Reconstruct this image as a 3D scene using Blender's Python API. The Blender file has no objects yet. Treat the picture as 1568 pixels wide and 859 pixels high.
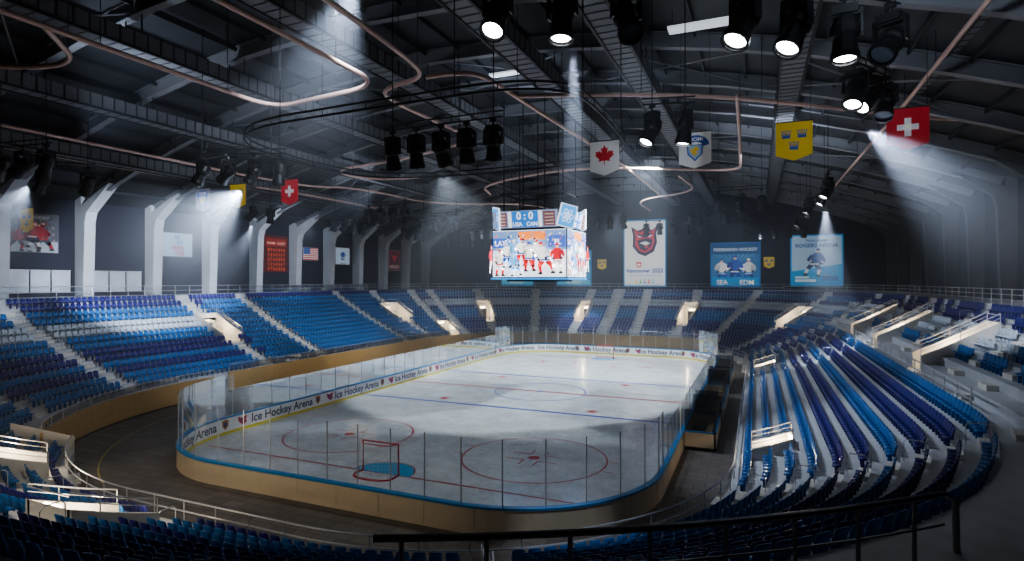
import bpy, math, random
import numpy as np
from mathutils import Vector, Matrix
random.seed(3)
SC=bpy.context.scene
COL=SC.collection
V=Vector
try:
    SC.view_settings.look='AgX - Medium High Contrast'
except Exception: pass
# ------------------------------------------------------------------ materials
MC={}
def mat(name,col,rough=.6,metal=0.,emit=0.,ecol=None,noise=0.,nscale=3.,bump=0.,bscale=20.,spec=.5):
    if name in MC: return MC[name]
    m=bpy.data.materials.new(name); m.use_nodes=True
    nt=m.node_tree; b=nt.nodes['Principled BSDF']
    c=(col[0],col[1],col[2],1)
    b.inputs['Base Color'].default_value=c
    b.inputs['Roughness'].default_value=rough
    b.inputs['Metallic'].default_value=metal
    b.inputs['Specular IOR Level'].default_value=spec
    if emit>0:
        e=ecol or col
        b.inputs['Emission Color'].default_value=(e[0],e[1],e[2],1)
        b.inputs['Emission Strength'].default_value=emit
    if noise>0 or bump>0:
        tc=nt.nodes.new('ShaderNodeTexCoord')
    if noise>0:
        n=nt.nodes.new('ShaderNodeTexNoise'); n.inputs['Scale'].default_value=nscale; n.inputs['Detail'].default_value=6
        nt.links.new(tc.outputs['Object'],n.inputs['Vector'])
        r=nt.nodes.new('ShaderNodeMix'); r.data_type='RGBA'
        r.inputs['A'].default_value=tuple(max(0,x*(1-noise)) for x in col)+(1,)
        r.inputs['B'].default_value=tuple(min(1,x*(1+noise)) for x in col)+(1,)
        nt.links.new(n.outputs['Fac'],r.inputs['Factor']); nt.links.new(r.outputs['Result'],b.inputs['Base Color'])
    if bump>0:
        n2=nt.nodes.new('ShaderNodeTexNoise'); n2.inputs['Scale'].default_value=bscale
        nt.links.new(tc.outputs['Object'],n2.inputs['Vector'])
        bp=nt.nodes.new('ShaderNodeBump'); bp.inputs['Strength'].default_value=bump
        nt.links.new(n2.outputs['Fac'],bp.inputs['Height']); nt.links.new(bp.outputs['Normal'],b.inputs['Normal'])
    MC[name]=m; return m
def glassmat(name,tint,gl=.02,extra=.0,k=.55):
    m=bpy.data.materials.new(name); m.use_nodes=True; nt=m.node_tree
    nt.nodes.clear()
    o=nt.nodes.new('ShaderNodeOutputMaterial'); mx=nt.nodes.new('ShaderNodeMixShader')
    t=nt.nodes.new('ShaderNodeBsdfTransparent'); t.inputs[0].default_value=(*tint,1)
    g=nt.nodes.new('ShaderNodeBsdfGlossy'); g.inputs['Roughness'].default_value=gl
    g.inputs['Color'].default_value=(.9,.95,1,1)
    f=nt.nodes.new('ShaderNodeFresnel'); f.inputs['IOR'].default_value=1.45
    a=nt.nodes.new('ShaderNodeMath'); a.operation='MULTIPLY_ADD'; a.inputs[1].default_value=k; a.inputs[2].default_value=extra
    nt.links.new(f.outputs[0],a.inputs[0]); nt.links.new(a.outputs[0],mx.inputs[0])
    nt.links.new(t.outputs[0],mx.inputs[1]); nt.links.new(g.outputs[0],mx.inputs[2])
    nt.links.new(mx.outputs[0],o.inputs[0]); return m
M_conc=mat('concrete_step',(.53,.54,.56),.75,noise=.2,nscale=1.5)
M_concl=mat('concrete_pale',(.70,.67,.61),.7,noise=.12,nscale=2)
M_dark=mat('black_metal',(.012,.012,.014),.45,.3)
M_steel=mat('rail_steel',(.60,.61,.63),.32,.6)
M_railblk=mat('rail_painted',(.28,.285,.30),.28,.7)
M_wood=mat('wood_panel',(.50,.32,.13),.5,noise=.3,nscale=4)
M_cream=mat('board_outer',(.60,.50,.36),.45,noise=.08,nscale=2)
M_boardw=mat('board_white',(.82,.84,.86),.35)
M_yel=mat('kick_yellow',(.75,.65,.05),.4)
M_cap=mat('board_cap_blue',(.02,.22,.50),.35)
M_floor=mat('floor_rubber',(.10,.085,.075),.7)
nt=M_floor.node_tree; b=nt.nodes['Principled BSDF']; tc=nt.nodes.new('ShaderNodeTexCoord'); br=nt.nodes.new('ShaderNodeTexBrick')
br.inputs['Scale'].default_value=1.0; br.inputs['Color1'].default_value=(.15,.13,.115,1); br.inputs['Color2'].default_value=(.10,.087,.078,1); br.inputs['Mortar'].default_value=(.03,.026,.024,1)
br.inputs['Mortar Size'].default_value=.02; br.inputs['Brick Width'].default_value=1.1; br.inputs['Row Height'].default_value=.7
nt.links.new(tc.outputs['Object'],br.inputs['Vector']); nt.links.new(br.outputs['Color'],b.inputs['Base Color'])
M_wall=mat('wall_dark',(.018,.020,.036),.8,noise=.2,nscale=.4)
M_roof=mat('roof_deck',(.035,.038,.045),.6,noise=.4,nscale=.5)
M_beam=mat('beam_paint',(.23,.235,.25),.5,noise=.2,nscale=.6)
M_gird=mat('duct_grey',(.19,.195,.21),.5,noise=.15,nscale=2)
M_rib=mat('duct_rib',(.02,.02,.022),.5)
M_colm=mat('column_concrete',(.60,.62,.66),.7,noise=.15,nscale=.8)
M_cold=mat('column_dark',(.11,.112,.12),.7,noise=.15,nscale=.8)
M_pipe=mat('copper_pipe',(.80,.54,.46),.4,.2)
M_glass=glassmat('rink_glass',(.92,.94,.96),.02,.02,.7)
M_glassd=glassmat('dark_glass',(.25,.28,.32),.05,.03)
# ------------------------------------------------------------------ mesh builder
class MB:
    def __init__(s): s.v=[];s.f=[];s.m=[];s.mats=[]
    def mi(s,m):
        if m not in s.mats: s.mats.append(m)
        return s.mats.index(m)
    def poly(s,pts,m):
        i=len(s.v); s.v+= [tuple(p) for p in pts]; s.f.append(tuple(range(i,i+len(pts)))); s.m.append(s.mi(m))
    def hexa(s,p,m):
        i=len(s.v); s.v+=[tuple(q) for q in p]; k=s.mi(m)
        for f in ((0,3,2,1),(4,5,6,7),(0,1,5,4),(1,2,6,5),(2,3,7,6),(3,0,4,7)):
            s.f.append(tuple(i+a for a in f)); s.m.append(k)
    def box(s,x0,x1,y0,y1,z0,z1,m):
        s.hexa([(x0,y0,z0),(x1,y0,z0),(x1,y1,z0),(x0,y1,z0),(x0,y0,z1),(x1,y0,z1),(x1,y1,z1),(x0,y1,z1)],m)
    def beam(s,p0,p1,w,h,m,up=V((0,0,1))):
        p0=V(p0);p1=V(p1);d=(p1-p0).normalized()
        sd=d.cross(up)
        if sd.length<1e-4: sd=V((1,0,0))
        sd.normalize(); u=sd.cross(d)
        a=sd*w/2;b=u*h/2
        s.hexa([p0-a-b,p0+a-b,p1+a-b,p1-a-b,p0-a+b,p0+a+b,p1+a+b,p1-a+b],m)
    def tube(s,pts,r,m,n=6,closed=False,r2=None):
        pts=[V(p) for p in pts]; N=len(pts); i0=len(s.v); k=s.mi(m)
        for j,p in enumerate(pts):
            if closed: t=pts[(j+1)%N]-pts[j-1]
            else: t=pts[min(j+1,N-1)]-pts[max(j-1,0)]
            if t.length<1e-6: t=V((0,0,1))
            t.normalize(); a=t.cross(V((0,0,1)))
            if a.length<.05: a=t.cross(V((1,0,0)))
            a.normalize(); b=t.cross(a)
            rr=r if r2 is None else r+(r2-r)*j/(N-1)
            for q in range(n):
                an=2*math.pi*q/n; s.v.append(tuple(p+a*rr*math.cos(an)+b*rr*math.sin(an)))
        for j in range(N if closed else N-1):
            for q in range(n):
                A=i0+j*n;B=i0+((j+1)%N)*n
                s.f.append((A+q,A+(q+1)%n,B+(q+1)%n,B+q)); s.m.append(k)
        if not closed:
            s.f.append(tuple(i0+q for q in range(n))[::-1]); s.m.append(k)
            s.f.append(tuple(i0+(N-1)*n+q for q in range(n))); s.m.append(k)
    def obj(s,name,parent=None,smooth=False):
        me=bpy.data.meshes.new(name); me.from_pydata(s.v,[],s.f)
        for m in s.mats: me.materials.append(m)
        me.polygons.foreach_set('material_index',s.m)
        if smooth: me.polygons.foreach_set('use_smooth',[True]*len(s.f))
        me.update()
        o=bpy.data.objects.new(name,me); COL.objects.link(o)
        if parent: o.parent=parent
        return o
def empty(name,loc=(0,0,0)):
    o=bpy.data.objects.new(name,None); o.location=loc; o.empty_display_size=.3; COL.objects.link(o); return o
# ------------------------------------------------------------------ rounded loop
class Loop:
    def __init__(s,x0,x1,y0,y1,R):
        if not isinstance(R,tuple): R=(R,)*4
        A,B,C,D=R; h=math.pi/2
        s.seg=[('l',(y1-A)-(y0+D),(x1,y0+D),(0,1),(1,0)),('a',A*h,(x1-A,y1-A),0,A),('l',(x1-A)-(x0+B),(x1-A,y1),(-1,0),(0,1)),('a',B*h,(x0+B,y1-B),90,B),
               ('l',(y1-B)-(y0+C),(x0,y1-B),(0,-1),(-1,0)),('a',C*h,(x0+C,y0+C),180,C),('l',(x1-D)-(x0+C),(x0+C,y0),(1,0),(0,-1)),('a',D*h,(x1-D,y0+D),270,D)]
        s.L=sum(q[1] for q in s.seg); s.brk=[0]
        for q in s.seg: s.brk.append(s.brk[-1]+q[1])
    def find(s,t):
        t=t%s.L
        for i,q in enumerate(s.seg):
            if t<=s.brk[i+1]+1e-9: return q,t-s.brk[i]
    def base(s,t):
        q,l=s.find(t)
        if q[0]=='l': return q[2][0]+q[3][0]*l,q[2][1]+q[3][1]*l,q[4][0],q[4][1]
        an=math.radians(q[3])+l/q[4]
        c,n=math.cos(an),math.sin(an)
        return q[2][0]+q[4]*c,q[2][1]+q[4]*n,c,n
    def pt(s,t,off,z):
        x,y,nx,ny=s.base(t); return V((x+nx*off,y+ny*off,z))
    def scale(s,t,off):
        q,l=s.find(t); return 1. if q[0]=='l' else (q[4]+off)/q[4]
    def stations(s,a,b,step,extra=()):
        st=[a,b]+[e for e in extra if a<e<b]
        for r in (-1,0,1):
            for k in s.brk:
                if a<k+r*s.L<b: st.append(k+r*s.L)
        n=int((b-a)/step)+1
        st+=[a+(b-a)*i/n for i in range(1,n)]
        st.sort(); out=[st[0]]
        for x in st[1:]:
            if x-out[-1]>1e-3: out.append(x)
        return out
def sweep(mb,lp,st,prof,mats):
    for i in range(len(st)-1):
        for j in range(len(prof)-1):
            (o0,z0),(o1,z1)=prof[j],prof[j+1]
            mb.poly([lp.pt(st[i],o0,z0),lp.pt(st[i+1],o0,z0),lp.pt(st[i+1],o1,z1),lp.pt(st[i],o1,z1)],mats[j] if isinstance(mats,list) else mats)
# ------------------------------------------------------------------ text + flat canvas
TC={}
def text_geo(txt,size,align='CENTER',bold=0.):
    key=(txt,size,align,bold)
    if key in TC: return TC[key]
    cu=bpy.data.curves.new('t','FONT'); cu.body=txt; cu.size=size; cu.align_x=align; cu.offset=bold*size; cu.resolution_u=3
    o=bpy.data.objects.new('t',cu); COL.objects.link(o)
    dg=bpy.context.evaluated_depsgraph_get(); e=o.evaluated_get(dg); me=e.to_mesh()
    r=([(v.co.x,v.co.y) for v in me.vertices],[tuple(p.vertices) for p in me.polygons])
    e.to_mesh_clear(); bpy.data.objects.remove(o); bpy.data.curves.remove(cu)
    TC[key]=r; return r
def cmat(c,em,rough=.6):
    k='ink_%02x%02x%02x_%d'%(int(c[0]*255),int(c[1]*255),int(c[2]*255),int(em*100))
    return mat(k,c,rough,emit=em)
class Canvas:
    def __init__(s,o,r,u,em=0.,gap=.012):
        s.o=V(o);s.r=V(r);s.u=V(u);s.n=s.r.cross(s.u);s.em=em;s.gap=gap;s.mb=MB()
    def P(s,x,y,l): return s.o+s.r*x+s.u*y+s.n*(l*s.gap)
    def poly(s,pts,c,l=1): s.mb.poly([s.P(x,y,l) for x,y in pts],cmat(c,s.em))
    def rect(s,x,y,w,h,c,l=1): s.poly([(x,y),(x+w,y),(x+w,y+h),(x,y+h)],c,l)
    def ell(s,cx,cy,rx,ry,c,l=1,n=16): s.poly([(cx+rx*math.cos(2*math.pi*i/n),cy+ry*math.sin(2*math.pi*i/n)) for i in range(n)],c,l)
    def text(s,t,x,y,size,c,l=3,align='CENTER',bold=.015):
        v,f=text_geo(t,size,align,bold); m=cmat(c,s.em); k=s.mb.mi(m); i=len(s.mb.v)
        s.mb.v+=[tuple(s.P(x+a,y+b,l)) for a,b in v]
        for p in f: s.mb.f.append(tuple(i+q for q in p)); s.mb.m.append(k)
    def back(s,w,h,c,t=.08):
        p=[s.o,s.o+s.r*w,s.o+s.r*w+s.u*h,s.o+s.u*h]
        s.mb.hexa([q-s.n*t for q in p]+p,cmat(c,s.em))
    def line(s,x0,y0,x1,y1,w,c,l=2):
        dx,dy=x1-x0,y1-y0;L=math.hypot(dx,dy)or 1;a,b=-dy/L*w/2,dx/L*w/2
        s.poly([(x0+a,y0+b),(x1+a,y1+b),(x1-a,y1-b),(x0-a,y0-b)],c,l)
    def player(s,cx,y,h,jer,pant,helm,sock,l=3,pose=0,num=None,flip=1,trim=None,stick=True):
        sk=(.75,.5,.38); trim=trim or sock
        sh=tuple(q*.62 for q in jer); sp=tuple(q*.7 for q in pant)
        def X(a): return cx+a*h*flip
        def Y(b): return y+b*h
        def limb(pts,w0,w1,c,L):
            n=len(pts)
            for i in range(n-1):
                a=pts[i];b=pts[i+1]; wa=w0+(w1-w0)*i/(n-1); wb=w0+(w1-w0)*(i+1)/(n-1)
                dx,dy=b[0]-a[0],b[1]-a[1];q=math.hypot(dx,dy);nx,ny=-dy/q,dx/q
                s.poly([(X(a[0]+nx*wa/2),Y(a[1]+ny*wa/2)),(X(b[0]+nx*wb/2),Y(b[1]+ny*wb/2)),(X(b[0]-nx*wb/2),Y(b[1]-ny*wb/2)),(X(a[0]-nx*wa/2),Y(a[1]-ny*wa/2))],c,L)
                s.ell(X(b[0]),Y(b[1]),wb/2*h,wb/2*h,c,L,8)
        poses=[([(-.06,.42),(-.10,.25),(-.13,.06)],[(.06,.42),(.11,.25),(.11,.06)],.0,[(-.13,.71),(-.20,.58),(-.13,.47)],[(.13,.71),(.20,.57),(.11,.46)]),
               ([(-.06,.40),(-.17,.28),(-.26,.10)],[(.06,.40),(.16,.27),(.12,.06)],.10,[(-.06,.70),(-.16,.56),(-.03,.47)],[(.22,.68),(.29,.54),(.19,.43)]),
               ([(-.06,.42),(-.09,.24),(-.10,.06)],[(.06,.42),(.11,.25),(.17,.07)],.02,[(-.12,.73),(-.21,.84),(-.17,1.0)],[(.15,.73),(.23,.85),(.20,1.02)]),
               ([(-.06,.40),(.02,.26),(-.12,.12)],[(.06,.40),(.17,.28),(.2,.08)],.07,[(-.08,.70),(-.20,.62),(-.27,.50)],[(.19,.70),(.29,.78),(.34,.92)])]
        A,B,ln,C,D=poses[pose%4]
        for leg,dl,pc in ((A,0,sp),(B,1,pant)):
            limb(leg[:2],.15,.11,pc,l+dl); limb(leg[1:],.105,.07,sock,l+dl)
            f=leg[2]; s.poly([(X(f[0]-.04),Y(f[1]+.02)),(X(f[0]+.03),Y(f[1]+.03)),(X(f[0]+.09),Y(f[1]-.03)),(X(f[0]+.08),Y(f[1]-.05)),(X(f[0]-.05),Y(f[1]-.05))],(.03,.03,.03),l+2)
        limb(C,.10,.07,sh,l+1)
        s.poly([(X(-.12),Y(.38)),(X(.12),Y(.38)),(X(.13+ln),Y(.58)),(X(.15+ln),Y(.71)),(X(.10+ln),Y(.77)),(X(.04+ln),Y(.79)),(X(-.04+ln),Y(.79)),(X(-.10+ln),Y(.77)),(X(-.15+ln),Y(.71)),(X(-.13+ln*.6),Y(.55))],jer,l+2)
        s.poly([(X(-.12),Y(.38)),(X(-.05),Y(.38)),(X(-.06+ln*.7),Y(.7)),(X(-.15+ln),Y(.71)),(X(-.13+ln*.6),Y(.55))],sh,l+3)
        s.poly([(X(-.122),Y(.40)),(X(.122),Y(.40)),(X(.125+ln*.2),Y(.44)),(X(-.123+ln*.1),Y(.44))],trim,l+4)
        limb(D,.10,.07,jer,l+5)
        for q in (C,D):
            e=q[-1]; s.ell(X(e[0]),Y(e[1]),.042*h,.04*h,(.03,.03,.06),l+6,8)
            m=((q[-1][0]+q[-2][0])/2,(q[-1][1]+q[-2][1])/2); s.ell(X(m[0]),Y(m[1]),.038*h,.022*h,trim,l+6,8)
        hx=X(ln*1.25); s.ell(hx,Y(.845),.05*h,.065*h,sk,l+4,12)
        s.poly([(hx+.062*h*math.cos(a),Y(.858)+.07*h*math.sin(a)) for a in [math.pi*i/10 for i in range(11)]],helm,l+5)
        if stick and pose%4!=2:
            x1=.36 if pose%4!=3 else .48; y1=.02 if pose%4!=3 else 1.02
            s.line(X(C[-1][0]),Y(C[-1][1]+.03),X(x1),Y(y1),.014*h,(.35,.28,.2),l+7)
            s.line(X(x1),Y(y1),X(x1+.09),Y(y1),.028*h,(.04,.04,.04),l+7)
        if num: s.text(num,X(ln*.6),Y(.52),.16*h,trim,l+4)
    def obj(s,name,parent=None): return s.mb.obj(name,parent)
# ------------------------------------------------------------------ camera
cd=bpy.data.cameras.new('camera'); cam=bpy.data.objects.new('camera',cd); COL.objects.link(cam)
cam.location=(19.6,-53,10.9); cam.rotation_euler=(math.radians(90),0,math.radians(23.1))
cd.sensor_width=36; cd.lens=20.2; cd.clip_end=400
SC.camera=cam
# ------------------------------------------------------------------ room shell
XL,XR,YN,YF=-48.,40.,-62.,60.
def rz(x): return 29-9.5*((x+4)/44)**2
mb=MB(); mb.box(XL,XR,YN,YF,-.3,0,M_floor); mb.obj('floor')
mb=MB(); mb.box(XL-.4,XL,YN,YF,0,rz(XL)+.3,M_wall); mb.obj('wall_left')
mb=MB(); mb.box(XR,XR+.4,YN,YF,0,rz(XR)+.3,M_wall); mb.obj('wall_right')
def gable(y0,y1,name):
    mb=MB(); xs=[XL+(XR-XL)*i/24 for i in range(25)]
    for a,b in zip(xs,xs[1:]):
        mb.hexa([(a,y0,0),(b,y0,0),(b,y1,0),(a,y1,0),(a,y0,rz(a)+.2),(b,y0,rz(b)+.2),(b,y1,rz(b)+.2),(a,y1,rz(a)+.2)],M_wall)
    mb.obj(name)
gable(YF,YF+.4,'wall_far'); gable(YN-.4,YN,'wall_near')
mb=MB(); xs=[XL+(XR-XL)*i/24 for i in range(25)]
for a,b in zip(xs,xs[1:]):
    mb.hexa([(a,YN,rz(a)),(b,YN,rz(b)),(b,YF,rz(b)),(a,YF,rz(a)),(a,YN,rz(a)+.3),(b,YN,rz(b)+.3),(b,YF,rz(b)+.3),(a,YF,rz(a)+.3)],M_roof)
mb.obj('ceiling')
FY=[-14+7.7*n for n in range(-6,10)]
mb=MB(); XS=[XL+1+(XR-XL-2)*i/16 for i in range(17)]
for y in FY:
    for a,b in zip(XS,XS[1:]):
        mb.beam((a,y,rz(a)-.55),(b,y,rz(b)-.55),.14,1.0,M_beam)
        mb.beam((a,y,rz(a)-1.05),(b,y,rz(b)-1.05),.55,.09,M_beam)
        mb.beam((a,y,rz(a)-.1),(b,y,rz(b)-.1),.55,.09,M_beam)
x=XL+3
while x<XR-1:
    mb.beam((x,YN,rz(x)-.22),(x,YF,rz(x)-.22),.12,.3,M_roof); x+=2.9
mb.obj('roof_frame')
mb=MB()
for i in range(0,len(FY)-1,3):
    for xa,xb in ((-40,-28),(-28,-16),(-16,-4),(-4,8),(8,20),(20,32)):
        mb.tube([(xa,FY[i],rz(xa)-.8),(xb,FY[i+1],rz(xb)-.8)],.07,M_beam,5)
        mb.tube([(xb,FY[i],rz(xb)-.8),(xa,FY[i+1],rz(xa)-.8)],.07,M_beam,5)
mb.obj('roof_bracing')
def column(x,y,sg,M_c,w=.55,k=1.):
    mb=MB()
    def pr(p):
        n=len(p); A=[(x+sg*a*k,y-w,z) for a,z in p]; B=[(x+sg*a*k,y+w,z) for a,z in p]
        mb.poly(A,M_c); mb.poly(B[::-1],M_c)
        for i in range(n): j=(i+1)%n; mb.poly([A[i],A[j],B[j],B[i]],M_c)
    zt=rz(x+sg*6.5*k)-1.1; zs=rz(x+sg*5*k)-1.1
    pr([(-.1,9.2),(1.3,9.2),(1.6,17.2),(1.9,18.2),(5.6,zt),(4.1,zs),(1.0,19.0),(-.1,18.6)])
    pr([(-.1,18.6),(1.0,19.0),(.9,20.0),(-.1,19.5)])
    return mb.obj('column')
for y in FY:
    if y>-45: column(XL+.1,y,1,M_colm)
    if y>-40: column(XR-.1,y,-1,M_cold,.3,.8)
def duct(x,z,w=1.5,h=1.0):
    mb=MB(); mb.box(x-w/2,x+w/2,YN+1,YF-1,z-h/2,z+h/2,M_gird)
    y=YN+1.5
    while y<YF-1.5:
        mb.box(x-w/2-.03,x+w/2+.03,y,y+.10,z-h/2-.03,z+h/2+.03,M_rib); y+=.85
    for sx in (-1,1): mb.box(x+sx*w/2-.08,x+sx*w/2+.08,YN+1,YF-1,z-h/2-.10,z-h/2+.06,M_rib)
    for fy in FY:
        for sx in (-1,1): mb.tube([(x+sx*w/2,fy,z+h/2),(x+sx*w/2,fy,rz(x)-.6)],.05,M_dark,5)
    mb.obj('ventilation_duct')
for x,z in ((-36,22.3),(-26,24.2),(-16,25.6),(-5,26.3),(5.5,25.6),(12,25.3),(21.7,25.0),(30,23.9)): duct(x,z)
# ------------------------------------------------------------------ copper pipes
def smooth(pts,n=3,closed=False):
    pts=[V(p) for p in pts]
    for _ in range(n):
        q=[]
        if not closed: q.append(pts[0])
        for i in range(len(pts) if closed else len(pts)-1):
            a,b=pts[i],pts[(i+1)%len(pts)]
            q+= [a*.75+b*.25,a*.25+b*.75]
        if not closed: q.append(pts[-1])
        pts=q
    return pts
pz=22.
pipes=[[(-9,-52),(-9,-40),(-9,-30),(-9,-25),(-5,-25.5),(0,-26),(0,-30),(0,-45),(0,-52)],
 [(-20,-52),(-20,-38),(-13,-34),(-9,-38)],
 [(4.2,-50),(4,-35),(3.6,-29),(3,-26),(0,-25.5),(-1.2,-24),(-1,-18),(-.8,-13),(-4,-11),(-12,-8),(-20,-7),(-20,-1),(-14,0)],
 [(3,-26),(4.5,-26),(6,-25.3),(6.2,-21),(6.8,-12),(7.6,-2),(8,10),(8,22)],
 [(6.4,-21),(11,-19.5),(18,-16),(24,-11),(31,-5),(36,-3),(37,4)],
 [(18.5,-15.8),(18.4,-8),(18.2,4),(18.,9.5),(12,6),(3,1),(-10,7),(-12,14)],
 [(28,-48),(28,-25),(28.2,-7),(28,20),(28,40)],
 [(-30,-40),(-30,-20),(-30,0),(-24,3),(-24,20),(-10,24),(-10,38)],
 [(-38,-30),(-38,-5),(-34,-1),(-34,20)],[(12,10),(13,22),(4,26),(4,40)]]
for p in pipes:
    mb=MB(); P=smooth([(x,y,pz) for x,y in p],3); mb.tube(P,.13,M_pipe,6)
    acc=0
    for i in range(1,len(P)):
        acc+=(P[i]-P[i-1]).length
        if acc>7: acc=0; mb.tube([P[i],(P[i].x,P[i].y,rz(P[i].x)-.1)],.025,M_dark,4)
    mb.obj('ceiling_pipe',smooth=True)
# ------------------------------------------------------------------ rink
RK=Loop(-15,15,-30.8,30.5,7.6)
ice=bpy.data.materials.new('ice'); ice.use_nodes=True; nt=ice.node_tree; b=nt.nodes['Principled BSDF']
tc=nt.nodes.new('ShaderNodeTexCoord')
n1=nt.nodes.new('ShaderNodeTexNoise'); n1.inputs['Scale'].default_value=.5; n1.inputs['Detail'].default_value=12; n1.inputs['Roughness'].default_value=.75
n2=nt.nodes.new('ShaderNodeTexNoise'); n2.inputs['Scale'].default_value=5; n2.inputs['Detail'].default_value=10; n2.inputs['Distortion'].default_value=2.5; n2.inputs['Roughness'].default_value=.7
for n in (n1,n2): nt.links.new(tc.outputs['Object'],n.inputs['Vector'])
mx=nt.nodes.new('ShaderNodeMath'); mx.operation='ADD'; nt.links.new(n1.outputs[0],mx.inputs[0]); nt.links.new(n2.outputs[0],mx.inputs[1])
cr=nt.nodes.new('ShaderNodeValToRGB'); cr.color_ramp.elements[0].position=.40; cr.color_ramp.elements[0].color=(.42,.46,.50,1)
cr.color_ramp.elements[1].position=.60; cr.color_ramp.elements[1].color=(.74,.78,.81,1)
hf=nt.nodes.new('ShaderNodeMath'); hf.operation='MULTIPLY'; hf.inputs[1].default_value=.5; nt.links.new(mx.outputs[0],hf.inputs[0])
nt.links.new(hf.outputs[0],cr.inputs[0]); nt.links.new(cr.outputs[0],b.inputs['Base Color'])
mr=nt.nodes.new('ShaderNodeMapRange'); mr.inputs[1].default_value=.35; mr.inputs[2].default_value=.65; mr.inputs[3].default_value=.10; mr.inputs[4].default_value=.28
nt.links.new(n2.outputs[0],mr.inputs[0]); nt.links.new(mr.outputs[0],b.inputs['Roughness'])
mb=MB(); st=RK.stations(0,RK.L,.7)[:-1]
mb.poly([RK.pt(s,0,.01) for s in st],ice); mb.obj('ice_rink')
M_red=mat('line_red',(.40,.015,.025),.4); M_blue=mat('line_blue',(.015,.04,.38),.4); M_crease=mat('crease_blue',(.05,.34,.60),.35)
mb=MB()
def ring(cx,cy,r,w,z,m,a0=0,a1=2*math.pi,n=64):
    for i in range(n):
        a=a0+(a1-a0)*i/n;b2=a0+(a1-a0)*(i+1)/n
        mb.poly([(cx+q*math.cos(t),cy+q*math.sin(t),z) for q,t in ((r,a),(r,b2),(r-w,b2),(r-w,a))],m)
def disc(cx,cy,r,z,m,a0=0,a1=2*math.pi,n=28):
    mb.poly([(cx+r*math.cos(a0+(a1-a0)*i/n),cy+r*math.sin(a0+(a1-a0)*i/n),z) for i in range(n+(0 if a1-a0>6 else 1))],m)
def flat(x0,x1,y0,y1,z,m): mb.poly([(x0,y0,z),(x1,y0,z),(x1,y1,z),(x0,y1,z)],m)
flat(-15,15,-.17,.17,.016,M_red)
for sy in (-1,1):
    flat(-15,15,sy*8-.18,sy*8+.18,.016,M_blue)
    flat(-13.6,13.6,sy*26-.07,sy*26+.07,.016,M_red)
    disc(0,sy*26,1.9,.017,M_crease,0 if sy<0 else math.pi,math.pi if sy<0 else 2*math.pi)
    ring(0,sy*26,1.95,.07,.02,M_red,0 if sy<0 else math.pi,math.pi if sy<0 else 2*math.pi)
    for sx in (-1,1):
        ring(7*sx,sy*20,4.5,.11,.016,M_red); disc(7*sx,sy*20,.36,.018,M_red)
        disc(7*sx,sy*6.5,.36,.018,M_red); ring(7*sx,sy*6.5,.55,.07,.018,M_red)
        for ax in (-1,1):
            for ay in (-1,1):
                X=7*sx+ax*.45;Y=sy*20+ay*.6
                flat(min(X,X+ax*1.2),max(X,X+ax*1.2),Y-.05,Y+.05,.018,M_red)
                flat(X-.05,X+.05,min(Y,Y+ay*.9),max(Y,Y+ay*.9),.018,M_red)
        for ay in (-.9,.9):
            for ax in (-1,1):
                X=7*sx+ax*4.5; flat(min(X,X+ax*.6),max(X,X+ax*.6),sy*20+ay-.05,sy*20+ay+.05,.018,M_red)
ring(0,0,4.5,.12,.018,M_blue); disc(0,0,.3,.019,M_blue)
mb.obj('ice_markings')
st=RK.stations(0,RK.L,.8)
mb=MB()
sweep(mb,RK,st,[(0,.0),(0,.2)],M_yel)
sweep(mb,RK,st,[(0,.2),(0,1.12)],M_boardw)
sweep(mb,RK,st,[(-.03,1.12),(-.03,1.22),(.26,1.22),(.26,1.12),(.22,1.12)],M_cap)
sweep(mb,RK,st,[(.22,1.12),(.22,.0)],M_cream)
sweep(mb,RK,st,[(.24,.16),(.24,0)],M_cream)
s=0
while s<RK.L:
    mb.tube([RK.pt(s,.225,0),RK.pt(s,.225,1.1)],.012,M_cream,4); s+=2.44
M_ink=mat('ad_ink',(.03,.04,.12),.4); M_lr=mat('logo_red',(.5,.03,.05),.4); M_lp=mat('logo_purple',(.25,.04,.22),.4); M_lg=mat('logo_gold',(.45,.2,.05),.4)
def board_geo(v,f,s0,z0,m,off=-.012):
    k=mb.mi(m); i=len(mb.v)
    mb.v+=[tuple(RK.pt(s0-a,off,z0+b)) for a,b in v]
    for p in f: mb.f.append(tuple(i+q for q in p)); mb.m.append(k)
tv,tf=text_geo('Ice Hockey Arena',.88,'CENTER',.02)
sL=RK.brk[4]
texts=[sL+(RK.seg[4][2][1]+18.1)+9.2*j for j in (1.03,0,-1,-2,-3,-4,-4.9)]
F0=RK.brk[2]; x1=RK.seg[2][2][0]
texts+=[F0+(x1+8.2),F0+(x1+1),F0+(x1-7.1),F0+(x1-14.8)]
texts+=[RK.brk[8]-6,RK.brk[6]+7.,8,20,32,42]
for s0 in texts:
    board_geo(tv,tf,s0,.40,M_ink)
for s0 in [ (texts[i]+texts[i+1])/2 for i in range(6)]+[(texts[7]+texts[8])/2,(texts[8]+texts[9])/2,(texts[9]+texts[10])/2,texts[0]+4.6]:
    for dx,c1,c2 in ((-.75,M_lg,M_ink),(.75,M_lr,M_lp)):
        h=[(-.28,.3),(0,.38),(.28,.3),(.26,-.1),(0,-.36),(-.26,-.1)] if dx<0 else [(-.42,.34),(-.1,.2),(.42,.36),(.28,.02),(.38,-.1),(.08,-.36),(-.2,-.15),(-.36,.0)]
        board_geo([(dx+a,b) for a,b in h],[tuple(range(len(h)))],s0,.68,c1)
        board_geo([(dx+a*.55,b*.55) for a,b in h],[tuple(range(len(h)))],s0,.68,c2,-.02)
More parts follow.
